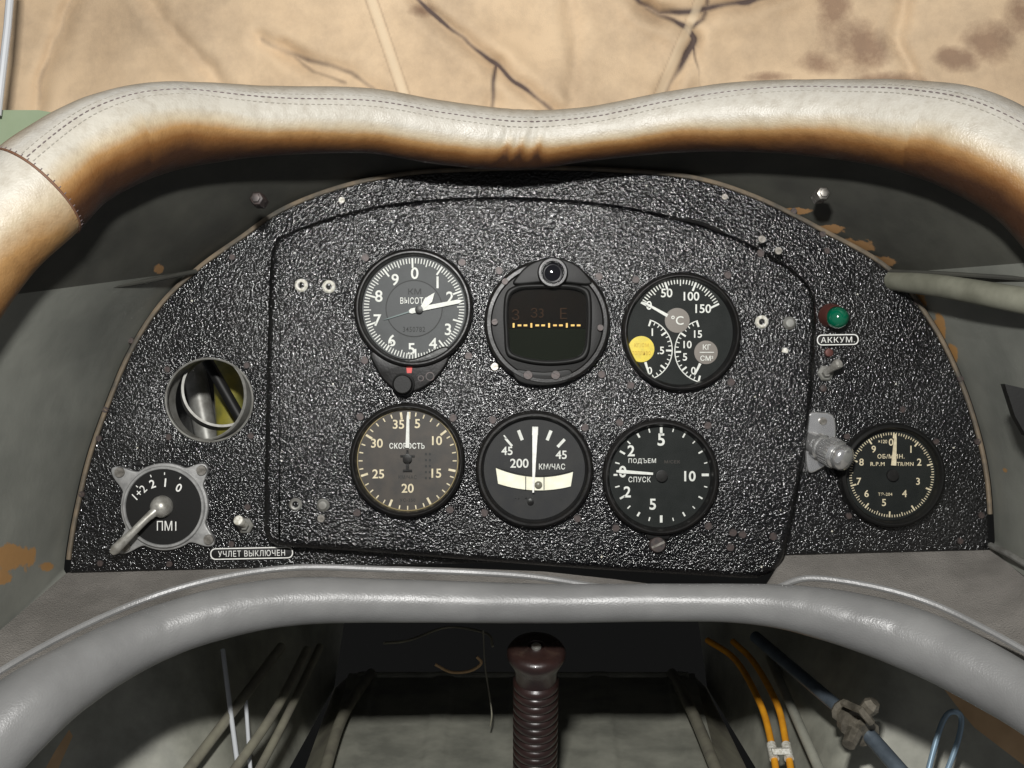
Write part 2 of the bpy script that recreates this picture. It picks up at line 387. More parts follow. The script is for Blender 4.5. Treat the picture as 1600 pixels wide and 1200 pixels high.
lowp=[((-130,1160),(-30,1275),-.20),((-10,1072),(88,1150),-.17),((90,1014),(165,1085),-.14),((200,964),(262,1028),-.11),((320,925),(362,994),-.09),((450,904),(475,975),-.072),((620,905),(625,973),-.06),
 ((850,912),(850,974),-.055),((1050,912),(1050,971),-.06),((1200,914),(1180,976),-.072),((1330,928),(1285,999),-.09),((1450,957),(1390,1037),-.11),((1550,1004),(1480,1078),-.135),((1650,1062),(1585,1140),-.165),((1750,1130),(1690,1215),-.2)]
lb,frD=pad(lowp,24,56,None,.022,[(590,.014,9,0),(1010,.012,12,0),(330,.018,10,0),(1260,.018,12,0),(1330,.015,10,0),(250,.015,9,0),(1400,.015,12,0)])
obj('padded_knee_roll',lb,GLEATH,label='grey leather padded roll curving below the instrument panel',cat='padding',sharp=80)
# ------------------------------------------------------------ hull around the panel
arch=[(108,893),(113,850),(124,790),(142,715),(168,640),(205,552),(252,478),(312,420),(375,375),(445,328),(540,292),(640,273),(740,267),(850,265),(960,268),(1080,279),(1180,310),(1285,362),(1385,420),(1450,500),(1492,580),(1522,665),(1540,750),(1547,857)]
archs=cat([(x,y) for x,y in arch],8); apx=[(p.x,p.y) for p in archs]
def idx(x): return min(range(len(apx)),key=lambda i:abs(apx[i][0]-x)+(0 if apx[i][1]<500 else 9999))
iL=idx(306); iR=idx(1390)
def ar(i,k=1.012):
    x,y=apx[i]; return P(850+(x-850)*k,640+(y-640)*k,.004)
hood=B()
A=[ar(i) for i in range(iL,iR+1)]
Bt=[f[0]+Vector((0,.005,0)) for f in frL[4:-1]]+[f[0]+Vector((0,.005,0)) for f in frU]
loft(hood,A,Bt,260,34,disp=lambda co,i,j:Vector((0,.010*math.sin(math.pi*j)*math.sin(math.pi*i)**.5,0)))
blobattr(hood,'worn',[(1290,358,30,7),(1335,384,34,9),(1375,410,24,9),(1240,330,20,5),(248,420,9,8)])
obj('hood_shell',hood,HOOD,kind='structure',sharp=60)
wl=B()
A=[ar(i) for i in range(0,iL+1)][::-1]; A[-1]=P(104,897,.004)
Bq=[Bt[0],P(-140,800,-.18),P(-160,1130,-.18)]
loft(wl,A,cat(Bq,6),120,60,disp=lambda co,i,j:Vector((0,.02*math.sin(math.pi*j)*min(1,i*4),0)))
blobattr(wl,'worn',[(22,872,30,20),(70,885,12,8),(0,902,20,10)])
obj('wall_left',wl,WALL,kind='structure',sharp=60)
wr=B()
A=[ar(i) for i in range(iR,len(apx))]; A[-1]=P(1550,857,.004)
Bq=[Bt[-1],P(1740,700,-.16),P(1730,985,-.16)]
loft(wr,A,cat(Bq,6),120,60,disp=lambda co,i,j:Vector((0,.02*math.sin(math.pi*j)*min(1,i*4),0)))
blobattr(wr,'worn',[(1408,436,14,12),(1436,468,11,18),(1466,512,11,24),(1488,552,8,16),(1570,735,5,4)])
obj('wall_right',wr,WALL,kind='structure',sharp=60)
for pts,pn in (([(306,424,0),(200,444,-.05),(90,457,-.10),(-40,478,-.15)],'left'),([(1392,424,0),(1480,428,-.05),(1600,436,-.10),(1700,445,-.14)],'right')):
    b_=B(); tube(b_,cat([P(x,y,Y-.001) for x,y,Y in pts],6),.0016,8)
    obj('joint_strip',b_,HOOD,label='thin dark joint strip between hood and '+pn+' cockpit wall',cat='strip',group='joint strips beside the panel')
ed=B(); tube(ed,[P(850+(x-850)*1.004,640+(y-640)*1.006,.0005) for x,y in apx[4:-4]],.0017,8)
lg=B()
A=cat([P(-170,1125,-.19),P(-30,1010,-.10),P(50,942,-.04),P(104,895,.003)],6)+[P(400,884,.004),P(560,883,.004),P(700,887,.004),P(850,893,.004),P(960,905,.004),P(1060,918,.004),P(1218,920,.004),P(1223,866,.004),P(1250,865,.004)]+cat([P(1550,856,.003),P(1590,893,-.04),P(1640,930,-.09),P(1740,1000,-.16)],6)
Bl=[f[0]+Vector((0,.004,-.004)) for f in frD]
loft(lg,A,Bl,400,20,disp=lambda co,i,j:Vector((0,0,-.004*math.sin(math.pi*j))))
obj('ledge',lg,LEDGE,kind='structure',sharp=60)
cd=B(); cp=[]
for f in frD[6:]:
    px,_=proj(f[0]); lowr=1/(1+math.exp(-(px-900)/40))*1/(1+math.exp((px-1228)/12))
    cp.append(onpad(f,1,-3,1.0)+f[1]*(.0055-.012*lowr)+Vector((0,.004+.004*lowr,0)))
tube(cd,cp,.0021,8)
obj('piping_cord',cd,GLEATH,label='thin grey piping cord running along the top of the lower grey roll',cat='piping')
# ------------------------------------------------------------ panels
outer=[(x,y) for x,y in apx]+[(1547,860),(1200,868),(600,884),(110,895)]
hole=circ(327,625,67,56,64)
op=thing('instrument_panel','large black crinkle painted arched panel behind the raised one','panel',P(820,600,0))
obj('panel_board',plate([oxz(outer,0),oxz(hole,0)],-.006,0.,.0012),CR,op,sharp=30)
obj('edge_strip',ed,EDGE,op)
HI=.0145
def V2(l): return [(p.x,p.y) for p in l]
inner=V2(cat([(440,366),(520,336),(620,315),(750,306),(860,308),(960,318),(1060,338),(1150,368),(1225,408),(1254,430),(1270,451),(1277,480),(1275,560),(1264,680),(1243,800),(1230,856),(1224,876),(1212,892),(1194,902),(1168,905),(1080,900),(900,889),(600,866),(448,856),(430,853),(417,844),(411,826),(411,780),(413,650),(417,500),(420,412),(425,384)],8,True))
fpo=thing('raised_instrument_panel','raised black crinkle painted sub panel with rounded corners carrying six instruments','panel',P(840,600,-HI))
obj('panel_board',rplate(oxz(inner,HI),.0,HI,.0052,10),CR,fpo,sharp=25)
b_=B(); tube(b_,cat([P(1040,340,-HI-.0002),P(1085,346,-HI-.0008),P(1118,358,-HI-.0006),P(1134,365,-HI)],6),[.0003+.0011*math.sin(math.pi*i/18) for i in range(19)],8); obj('edge_dent',b_,BLK,fpo)
# ------------------------------------------------------------ screws
def screw_bm(r):
    bm=B(); lathe(bm,Vector((0,0,0)),[(r,-.0005),(r,.0004),(r*.93,.0007),(0,.0007)],seg=20)
    for sg in (-1,1):
        pts=[(r*.93*math.cos(t),sg*r*.93*math.sin(t)) for t in [R(12)+R(156)*i/10 for i in range(11)]]
        slab(bm,[Vector((x,-.0013,z)) for x,z in pts],.0009)
    bmesh.ops.recalc_face_normals(bm,faces=bm.faces); return bm
protos={}
def screw(parent,px,py,h,r=7,m=BSCR):
    key=(r,m.name)
    if key not in protos:
        me=bpy.data.meshes.new('screw'); b_=screw_bm(r*s); b_.to_mesh(me); b_.free(); me.materials.append(m); protos[key]=me
    o=bpy.data.objects.new('screw',protos[key]); col.objects.link(o); o.parent=parent; o.location=P(px,py,-h)-org[parent.name]; o.rotation_euler=(0,random.uniform(0,3.1),0)
for x,y,c in [(571,403,0),(722,410,0),(570,563,0),(732,556,0),(780,423,0),(936,432,0),(773,573,1),(940,585,0),(993,437,0),(1137,430,0),(985,602,0),(1142,597,0),(563,651,0),(708,653,0),(558,801,0),(703,796,0),
   (770,656,0),(914,668,0),(757,801,0),(902,810,0),(1106,665,0),(962,825,0),(1107,822,0),(502,810,1),(1145,832,0),(1141,855,0),(1160,835,0),(1190,374,1),(1216,392,1),(1188,396,0),(1208,838,0),(968,660,0)]:
    screw(fpo,x,y,HI,6,[BSCR,STEEL][c])
for x,y,c in [(205,532,0),(363,402,0),(534,313,2),(165,640,0),(155,685,0),(1132,308,1),(1285,366,0),(1292,392,0),(1432,472,0),(1500,592,0),(1527,690,0),(1533,805,0),(387,792,0),(362,850,0),(262,577,0),(386,571,0),(264,683,0),(392,681,0),
   (1323,682,0),(1462,690,0),(1326,806,0),(1240,330,0),(128,772,0),(157,880,0),(265,881,0),(1500,845,0),(1410,640,0)]:
    screw(op,x,y,0,5,[BSCR,STEEL,PAINTW][c])
for i,(x,y,c) in enumerate([(471,446,0),(514,448,0),(1190,503,0),(1233,505,1),(505,789,1),(462,788,0)]):
    b_=B(); lathe(b_,P(x,y,-HI),[(10*s,-.0005),(10*s,.0008),(7.5*s,.0018),(5*s,.0016),(4.5*s,.0002)] if c==0 else [(10*s,-.0005),(10*s,.001),(6*s,.0028),(0,.003)],seg=24)
    o_=obj('eyelet',b_,PAINTW if i in(0,1,2) else BUSH,fpo)
def chip(parent,px,py,h,r):
    b_=B(); vs=[b_.verts.new(P(px,py,-h-.0003)+Vector((r*s*random.uniform(.5,1.3)*math.cos(t),0,r*s*random.uniform(.5,1.3)*math.sin(t)))) for t in [2*math.pi*i/7 for i in range(7)]]
    b_.faces.new(vs); obj('paint_chip',b_,PAINTW,parent)
for x,y,r in ((1227,548,5),(460,395,1.6),(610,345,1.4),(905,345,1.5),(1190,886,2.0),(1220,797,1.6),(780,640,1.5),(1180,620,1.6),(520,600,1.4),(440,720,1.5),(940,870,1.7)): chip(fpo,x,y,HI,r)
for x,y,r in ((157,880,2.6),(215,700,1.6),(300,470,1.8),(1340,460,1.7),(1400,600,1.6),(1490,700,1.8),(1300,830,1.6),(700,285,1.6),(1010,290,1.5)): chip(op,x,y,0,r)
for (x,y,Y,lb_,m_) in ((402,311,-.062,'dark bolt head in the hood left of the panel',BSCR),(1285,303,-.055,'pale hex bolt head in the hood right of the panel',STEEL)):
    b_=B(); lathe(b_,P(x,y,Y),[(11*s,-.012),(11*s,.001),(9*s,.0025),(6*s,.003),(6*s,.005),(0,.0055)],seg=6); obj('bolt',b_,m_,label=lb_,cat='bolt',group='bolts in the hood')
# ------------------------------------------------------------ round instruments
GR='round instruments in the panels'
def gauge(name,label,cx,cy,Rr,Rin,hb,hf,dialmat,hd=None,bez=BLK,glass=True):
    hd=hd if hd is not None else hb+.0012
    fr=F(cx,cy,hd); g=thing(name,label,'gauge',P(cx,cy,-hb),GR)
    O=fr.O.copy(); O.y=0
    b_=B(); lathe(b_,O,[(Rr*s,hb-.001),(Rr*s,hf-.003),((Rr-2)*s,hf-.001),((Rr-5)*s,hf),((Rin+5)*s,hf),((Rin+3)*s,hf-.0012),((Rin+2)*s,hf-.004),(Rin*s,hd-.0005)],seg=96)
    obj('bezel',b_,bez,g,sharp=28)
    b_=B(); lathe(b_,O,[((Rin+1.5)*s,hd),(0,hd)],seg=64); d=obj('dial',b_,dialmat,g)
    if glass:
        b_=B(); lathe(b_,O,[((Rin+3)*s,hf-.003),(0,hf-.003)],seg=64); obj('glass',b_,GLASS,g)
    return g,d,fr,hd
HF=HI+.0085
# --- altimeter
g,d,fr,hd=gauge('altimeter','grey faced round gauge with digits 0 to 9, upper left of the raised panel',647,482,91,79,HI,HF,DGREY)
mk=B(); cx,cy=647,482
for i in range(100):
    a=i*3.6; big=i%10==0; mid=i%5==0
    tick(mk,fr,cx,cy,a-2,62 if big else (66 if mid else 69),77,2.6 if big else 1.5,hd+.0003)
for st_,x,y in (('0',648,428),('1',683,442),('2',702,465),('3',699,514),('4',676,536),('5',643,544),('6',613,531),('7',591,500),('8',593,463),('9',618,438)): T(mk,st_,x,y,18,fr,hd+.0003,bold=.015)
T(mk,'ВЫСОТА',647,470,10,fr,hd+.0005,w=42)
obj('markings',mk,WHT,d)
b_=B(); lathe(b_,Vector((fr.O.x,0,fr.O.z)),[(43*s,hd),(43*s,hd+.0002),(0,hd+.0002)],seg=48); obj('centre_disc',b_,DGREY2,d)
b_=B(); T(b_,'КМ',648,456,9,fr,hd+.0005,w=20); T(b_,'3450782',647,514,8,fr,hd+.0005,w=34); arc(b_,fr,cx,cy,0,360,43,1.5,hd+.0004,60); obj('dark_markings',b_,DIM,d)
b_=B(); needle(b_,fr,(652,484),(723,470),7,6,hd+.0022,0); needle(b_,fr,(657,483),(640,487),7,8,hd+.0022,4); obj('long_needle',b_,WHT,g)
b_=B(); poly(b_,fr,[(655,484),(664,467),(679,458),(675,472),(660,486)],hd+.0028); obj('short_needle',b_,WHT,g)
b_=B(); needle(b_,fr,(650,484),(600,500),2.5,1.5,hd+.0016,0); obj('thin_needle',b_,mat('needle_teal',(.05,.09,.09),.4),g)
b_=B(); lathe(b_,fr.pt(655,484,0),[(6*s,hd+.001),(6*s,hd+.0036),(0,hd+.004)],seg=20); obj('hub',b_,BLK,g)
b_=rplate(oxz(V2(cat([(583,548),(592,578),(610,600),(632,611),(658,605),(682,587),(700,560),(695,540),(640,560)],6,True)),HI,fr),HI-.001,HF-.0035,.0012,4); obj('bezel_lobe',b_,BLK,g)
b_=B()
prof=[(17*s,HF-.004),(17*s,HF+.0005),(14.5*s,HF+.001),(14.5*s,HF+.005),(13*s,HF+.006),(0,HF+.006)]; lathe(b_,fr.pt(632,598,0),prof,seg=24); obj('knob',b_,BLK2,g,sharp=25)
b_=B(); poly(b_,fr,[(636,573),(645,573),(644,581),(637,581)],HF-.003); obj('index_mark',b_,RED,g)
b_=B(); arc(b_,fr,672,586,0,360,6,1.5,HF-.0033,20); arc(b_,fr,658,589,0,360,4,1.2,HF-.0033,20); obj('lobe_rings',b_,BSCR,g)
# --- compass
fr=F(855,504,HI+.008); g=thing('compass_instrument','round black instrument with a dark square window, amber dashes and a lens port on top','gauge',P(855,504,-HI),GR)
hf=HI+.009
win=V2(cat([(811,455),(832,452),(882,452),(904,456),(913,465),(915,490),(914,520),(911,544),(900,556),(870,561),(838,560),(809,553),(799,544),(797,520),(796,490),(799,465)],4,True))
b_=B(); O=Vector((fr.O.x,0,fr.O.z)); lathe(b_,O,[(96*s,HI-.001),(96*s,hf-.003),(94.5*s,hf-.001),(91*s,hf),(86*s,hf),(84*s,hf-.0014),(83.5*s,hf-.004)],seg=96); obj('bezel',b_,BLK,g,sharp=28)
b_=plate([oxz(circ(855,504,84.5,80),hf,fr),oxz(win,hf,fr)],HI,hf-.0022,.0003); obj('face_plate',b_,BLK2,g)
frm=[(855+(x-855)*1.13,505+(y-505)*1.13) for x,y in win]
b_=plate([oxz(frm,hf,fr),oxz(win,hf,fr)],hf-.004,hf+.0018,.0018,4); obj('window_frame',b_,BLK2,g,sharp=40)
b_=rplate(oxz(V2(cat([(806,447),(812,430),(832,413),(863,405),(894,413),(914,430),(920,447),(863,443)],5,True)),hf,fr),hf-.004,hf+.001,.0016,5); obj('top_boss',b_,BLK2,g)
b_=B(); lathe(b_,fr.pt(863,429,0),[(23*s,hf-.001),(23*s,hf+.004),(21*s,hf+.0055),(17.5*s,hf+.0055),(16*s,hf+.004),(15*s,hf+.001)],seg=40); prt=obj('lens_port',b_,BLK,g,sharp=28)
b_=B(); lathe(b_,fr.pt(863,429,0),[(17*s,hf+.0018),(12*s,hf+.003),(6*s,hf+.0036),(0,hf+.0038)],seg=32); obj('lens',b_,GLASSD,prt)
b_=B(); b2=B(); hw=HI+.0015
def barrel(bm,y0,y1):
    G=[]
    for i in range(21):
        x=780+150*i/20; q=(x-855)/75; row=[]
        for j in range(9):
            y=y0+(y1-y0)*j/8; row.append(bm.verts.new(fr.pt(x,y,hw+.0035*math.sqrt(max(0,1-q*q*.8)))))
        G.append(row)
    for i in range(20):
        for j in range(8): bm.faces.new((G[i][j],G[i+1][j],G[i+1][j+1],G[i][j+1]))
barrel(b_,445,512); obj('upper_card',b_,WIN,g); barrel(b2,512.5,570); obj('lower_card',b2,WING,g)
mk=B()
for i,x in enumerate(range(804,908,9)):
    w_=2.8 if i%3 else 1.4; h_=1.4 if i%3 else 3.4
    poly(mk,fr,[(x-w_,508-h_),(x+w_,508-h_),(x+w_,508+h_),(x-w_,508+h_)],hw+.0045,.0003)
obj('amber_dashes',mk,ORG,g)
mk=B(); T(mk,'З',807,492,17,fr,hw+.0045,bold=0); T(mk,'З3',840,489,15,fr,hw+.0045,bold=0); T(mk,'Е',880,490,17,fr,hw+.0045,bold=0)
obj('dim_letters',mk,ORGD,g)
b_=B(); slab(b_,[fr.pt(x,y,hf-.0035) for x,y in win[::2]],.0002); obj('window_glass',b_,GLASS,g)
b_=rplate(oxz(V2(cat([(806,575),(850,579),(888,575),(892,586),(880,596),(848,600),(818,596),(805,586)],4,True)),hf,fr),hf-.004,hf-.0003,.0008,3); pl_=obj('lower_plate',b_,BLK2,g)
for x,y in ((825,586),(868,586)): screw(g,x,y,hf+.0003,7,BSCR)
for x,y in ((773,503),(938,512),(789,440)): screw(g,x,y,hf,5,BSCR)
# --- triple gauge
g,d,fr,hd=gauge('triple_gauge','black three scale gauge with a yellow disc, upper right of the raised panel',1063,519,91,80,HI,HF,DBLACK)
mk=B(); hh=hd+.0003; cx,cy=1060,502
for i in range(31):
    a=-62+i*4.2; tick(mk,fr,1062,505,a,53 if i%10==0 else (57 if i%5==0 else 60),67,3 if i%10==0 else 1.6,hh)
for st_,x,y in (('0',1015,478),('50',1042,459),('100',1080,464),('150',1098,483)): T(mk,st_,x,y,13.5,fr,hh,bold=.015)
arc(mk,fr,1003,546,16,168,47.5,1.5,hh,24); arc(mk,fr,1103,548,-16,-168,48.5,1.5,hh,24)
for i in range(17):
    a=18+i*9.2; tick(mk,fr,1003,546,a,38 if i%4==0 else 42,47,2.8 if i%4==0 else 1.4,hh)
    a=-18-i*9.2; tick(mk,fr,1103,548,a,39 if i%4==0 else 43,48,2.8 if i%4==0 else 1.4,hh)
for st_,x,y in (('1',1020,519),('.5',1033,547),('0',1016,578),('15',1090,522),('10',1074,538),('5',1070,557),('0',1083,578)): T(mk,st_,x,y,11.5,fr,hh,bold=.015)
T(mk,'°C',1058,501,14,fr,hd+.0016); T(mk,'КГ',1103,542,8,fr,hd+.0016); T(mk,'СМ²',1103,559,8,fr,hd+.0016); tick(mk,fr,1092,550,90,0,22,1.2,hd+.0016)
obj('markings',mk,WHT,d)
for x,y,r,m_ in ((1058,501,19,GRD),(1003,545,20,YEL),(1102,550,18,GRD)):
    b_=B(); lathe(b_,fr.pt(x,y,0),[(r*s,hd),(r*s,hd+.0009),(0,hd+.0012)],seg=32); obj('centre_disc',b_,m_,g)
b_=B(); T(b_,'КГ/СМ',1003,539,6,fr,hd+.0016,w=22); T(b_,'топливо',1003,551,6,fr,hd+.0016,w=28); obj('disc_lettering',b_,mat('lettering_ochre',(.55,.36,.02),.5),g)
b_=B(); needle(b_,fr,(1043,494),(1004,472),5,3,hd+.0014); obj('needle',b_,WHT,g)
b_=B(); needle(b_,fr,(1009,565),(1015,584),4,2.5,hd+.0014); obj('needle',b_,WHT,g)
b_=B(); needle(b_,fr,(1093,567),(1084,586),4,2.5,hd+.0014); obj('needle',b_,WHT,g)
# --- airspeed
g,d,fr,hd=gauge('airspeed_indicator','brownish faced round gauge marked 5 to 35, lower left of the raised panel',637,719,88,77,HI,HF,DBROWN)
mk=B(); cx,cy=637,720; hh=hd+.0003
for i in range(36):
    a=i*10; big=i%5==0
    tick(mk,fr,cx,cy,a+ (2 if big else 0),64 if big else 69,75,3.4 if big else 1.8,hh)
for st_,x,y in (('35',623,664),('5',652,663),('10',682,689),('15',681,739),('20',637,762),('25',592,740),('30',590,693)): T(mk,st_,x,y,14,fr,hh,bold=.015)
obj('markings',mk,CRM,d)
b_=B(); arc(b_,fr,637,719,0,360,77.2,1.3,hd+.0002,72); obj('dial_edge_ring',b_,mat('ring_dull_gold',(.32,.25,.12),.4,.5),d)
b_=B(); T(b_,'СКОРОСТЬ',636,697,9,fr,hh,w=54,bold=.02); obj('dial_lettering',b_,WHT,d)
b_=B(); T(b_,'КМ/ЧАС',637,745,6,fr,hh,w=28); T(b_,'УС-350',637,780,5,fr,hh,w=24)
for q in range(2): T(b_,'- - - - -',665+q*6,728,3,fr,hh,rot=90,w=40)
obj('dark_markings',b_,DIM,d)
b_=B(); needle(b_,fr,(637,700),(638,645),6,4,hd+.0022,2); obj('needle',b_,WHT,g)
b_=B(); needle(b_,fr,(637,735),(637,703),5,4,hd+.0022,3); lathe(b_,fr.pt(637,716,0),[(7*s,hd+.001),(7*s,hd+.0036),(0,hd+.004)],seg=20); poly(b_,fr,[(626,711),(648,711),(648,713.5),(626,713.5)],hd+.002); poly(b_,fr,[(630,733),(644,733),(644,736),(630,736)],hd+.002); obj('hub',b_,BLK,g)
# --- turn and slip
g,d,fr,hd=gauge('turn_and_slip_indicator','charcoal faced round gauge with cream slip tube, lower middle of the raised panel',835,733,90,77,HI,HF,DSOOT)
mk=B(); hh=hd+.0003
for a,w in ((-41,3.5),(-21,5),(22,5),(43,4.5)): tick(mk,fr,835,737,a,52,68,w,hh)
tick(mk,fr,835,737,-40,66,73,2,hh); tick(mk,fr,835,737,1,56,69,9,hh)
for st_,x,y,h_ in (('45',793,705,13),('200',812,724,14),('45',876,711,13)): T(mk,st_,x,y,h_,fr,hh,bold=.015)
T(mk,'КМ/ЧАС',862,729,9,fr,hh,w=40,bold=.012)
obj('markings',mk,WHT,d)
b_=B(); T(b_,'БАТАРЕЯ',806,777,6,fr,hh,w=34); T(b_,'ТОЧНОСТЬ',858,779,6,fr,hh,w=40); arc(b_,fr,829,783,0,360,8,2.5,hh,24); arc(b_,fr,835,735,0,360,74,.8,hd+.00015,60); obj('dark_markings',b_,DIM,d)
b_=B(); n=26; top=[];bot=[]
for i in range(n+1):
    t=-1+2*i/n; x=835+t*59; top.append((x,734+(1-t*t)*11+t*3)); bot.append((x-t*3.5,757+(1-t*t)*8+t*2))
poly(b_,fr,top+bot[::-1],hd+.002,.0014); obj('slip_tube',b_,TUBEL,g)
b_=B(); poly(b_,fr,[(821,744),(822.2,744),(822.2,764),(821,764)],hd+.0026); poly(b_,fr,[(849,744),(850.2,744),(850.2,764),(849,764)],hd+.0026)
arcp=[(p[0],p[1]-.5) for p in top]+[(p[0],p[1]-3.5) for p in top][::-1]; poly(b_,fr,arcp,hd+.0024); obj('tube_bracket',b_,BLK,g)
b_=B(); lathe(b_,fr.pt(841,757,0),[(6*s,hd+.001),(6*s,hd+.0024),(4.5*s,hd+.0030),(0,hd+.0034)],seg=20); obj('slip_ball',b_,BALLM,g)
b_=B(); needle(b_,fr,(833,768),(836,670),2.5,8,hd+.0046,7); obj('needle',b_,WHT,g)
b_=B(); lathe(b_,fr.pt(829,783,0),[(5*s,hd),(5*s,hd+.0015),(0,hd+.002)],seg=16); obj('hub',b_,BLK,g)
# --- variometer
g,d,fr,hd=gauge('variometer','black climb gauge with needle pointing left, lower right of the raised panel',1031,745,89,77,HI,HF,DBLACK)
mk=B(); hh=hd+.0003; cx,cy=1033,742
for a,r0,w in ((0,62,4),(180,62,4),(90,62,4),(-90,67,3),(30,66,2.4),(60,66,2.4),(120,66,2.4),(150,66,2.4),(-30,66,3),(-60,64,3),(-45,67,2),(-75,66,2),(-15,67,2),(-120,64,3),(-150,66,3),(-105,66,2),(-135,67,2),(-165,67,2),(15,68,1.6),(45,68,1.6),(75,68,1.6),(105,68,1.6),(135,68,1.6),(165,68,1.6)):
    tick(mk,fr,cx,cy,a,r0,73,w,hh)
for st_,x,y,h_ in (('5',1033,688,19),('5',1020,787,17),('2',987,705,17),('2',981,768,17),('0',974,737,18),('10',1077,744,16)): T(mk,st_,x,y,h_,fr,hh,bold=.02)
T(mk,'ПОДЪЕМ',1004,721,8.5,fr,hh,w=42,bold=.006); T(mk,'СПУСК',1000,749,8.5,fr,hh,w=34,bold=.006)
obj('markings',mk,WHT,d)
b_=B(); T(b_,'М/СЕК',1050,722,5,fr,hh,w=24); obj('dim_markings',b_,DIMB,d)
b_=B(); needle(b_,fr,(1020,740),(964,736),3.5,5.5,hd+.0022,3); obj('needle',b_,WHT,g)
b_=B(); lathe(b_,fr.pt(1033,743,0),[(9*s,hd+.001),(9*s,hd+.0036),(0,hd+.004)],seg=20); obj('hub',b_,BLK,g)
b_=B(); lathe(b_,fr.pt(1027,848,0),[(13*s,HI-.0005),(13*s,HI+.003),(11*s,HI+.0045),(0,HI+.0045)],seg=24); k_=obj('adjusting_screw',b_,BSCR,g,sharp=25)
b_=B(); poly(b_,fr,[(1017,851),(1036,842),(1038,845),(1019,854)],HI+.0053); obj('screw_slot',b_,STEEL,k_)
b_=plate([oxz([(1005,826),(1050,826),(1044,840),(1012,840)],HI,fr)],HI,HI+.004,.0008); obj('bezel_lobe',b_,BLK,g)
# --- tachometer on the outer panel
HT=.009
g,d,fr,hd=gauge('tachometer','small round black rpm gauge at the right end of the large panel',1391,742,81,70,0,HT+.002,DBLACK,hd=.0025,bez=BLK2)
fr.cx-=3
mk=B(); hh=hd+.0003; cx,cy=1390,742
for i in range(100):
    tick(mk,fr,cx,cy,i*3.6+3,57 if i%10==0 else (60 if i%5==0 else 62),66,2.4 if i%10==0 else 1.2,hh)
for st_,x,y in (('0',1389,691),('1',1420,702),('2',1433,722),('3',1431,752),('4',1410,771),('5',1378,785),('6',1351,771),('7',1339,752),('8',1343,722),('9',1362,702)): T(mk,st_,x,y,11,fr,hh,bold=.012)
T(mk,'×120',1376,690,5.5,fr,hh,w=14); T(mk,'ОБ/МИН.',1389,713,7,fr,hh,w=42,bold=.01); T(mk,'R.P.M',1368,725,6,fr,hh,w=22,bold=.01); T(mk,'TR/MN',1411,725,6,fr,hh,w=26,bold=.01); T(mk,'ТЭ-204',1380,772,5,fr,hh,w=22)
obj('markings',mk,CRM,d)
b_=B(); needle(b_,fr,(1392,727),(1395,678),8,4,hd+.002,2); obj('needle',b_,CRM,g)
b_=B(); lathe(b_,fr.pt(1390,742,0),[(9*s,hd+.001),(9*s,hd+.0036),(0,hd+.004)],seg=20); obj('hub',b_,BLK,g)
# ------------------------------------------------------------ selector switch
fr=F(259,791,0.0); g=thing('selector_switch','grey cast rotary switch with four ears, black dial and angled lever, lower left','switch',P(259,791,0))
ears=[(187,738),(315,735),(196,854),(326,843)]
rad=[]
for i in range(180):
    t=2*math.pi*i/180; dx,dy=math.cos(t),math.sin(t); r=68
    for ex,ey in ears:
        ax_,ay_=ex-259,ey-791; bq=ax_*dx+ay_*dy; cq=ax_*ax_+ay_*ay_-14**2; ds=bq*bq-cq
        if ds>0 and bq>0: r=max(r,bq+math.sqrt(ds))
    rad.append(r)
for _ in range(2): rad=[(rad[i-2]+rad[i-1]+rad[i]+rad[(i+1)%180]+rad[(i+2)%180])/5 for i in range(180)]
ol=[(259+rad[i]*math.cos(2*math.pi*i/180),791+rad[i]*math.sin(2*math.pi*i/180)) for i in range(180)]
b_=rplate(oxz(ol,0,fr),0.0002,.0038,.0009,4); obj('flange',b_,CAST,g,sharp=28)
b_=B(); lathe(b_,fr.pt(259,791,0),[(64*s,.0035),(64*s,.0052),(62.5*s,.0060),(59.5*s,.0060),(58.5*s,.0050)],seg=64); obj('ring',b_,CAST,g,sharp=28)
b_=B(); lathe(b_,fr.pt(259,791,0),[(59*s,.0051),(0,.0051)],seg=64); d=obj('dial',b_,BLK2,g)
hq=.0055
mk=B(); T(mk,'1+2',222,768,12,fr,hq,rot=-44,w=23,bold=.0); T(mk,'2',242,755,13,fr,hq,rot=-18,bold=.015); T(mk,'1',262,753,13,fr,hq,rot=5,bold=.015); T(mk,'0',283,761,13,fr,hq,rot=25,bold=.015); T(mk,'ПМ1',264,820,15,fr,hq,w=30,bold=.0)
for a in (-52,-22,2,30): tick(mk,fr,259,791,a,50,54,1.4,hq)
obj('markings',mk,WHT,d)
for ex,ey in ears: screw(g,ex,ey,.0042,8,STEEL)
b_=B(); lathe(b_,fr.pt(257,790,0),[(17*s,.005),(17*s,.008),(14*s,.0125),(8*s,.015),(0,.0155)],seg=32); obj('hub',b_,LEVER,g)
b_=B(); pts=[fr.pt(256,791,.011),fr.pt(240,806,.015),fr.pt(222,825,.017),fr.pt(205,842,.018),fr.pt(194,853,.018),fr.pt(189,858,.018)]
tube(b_,pts,[8*s,6*s,6*s,7.5*s,8*s,5*s],16); obj('lever',b_,LEVER,g)
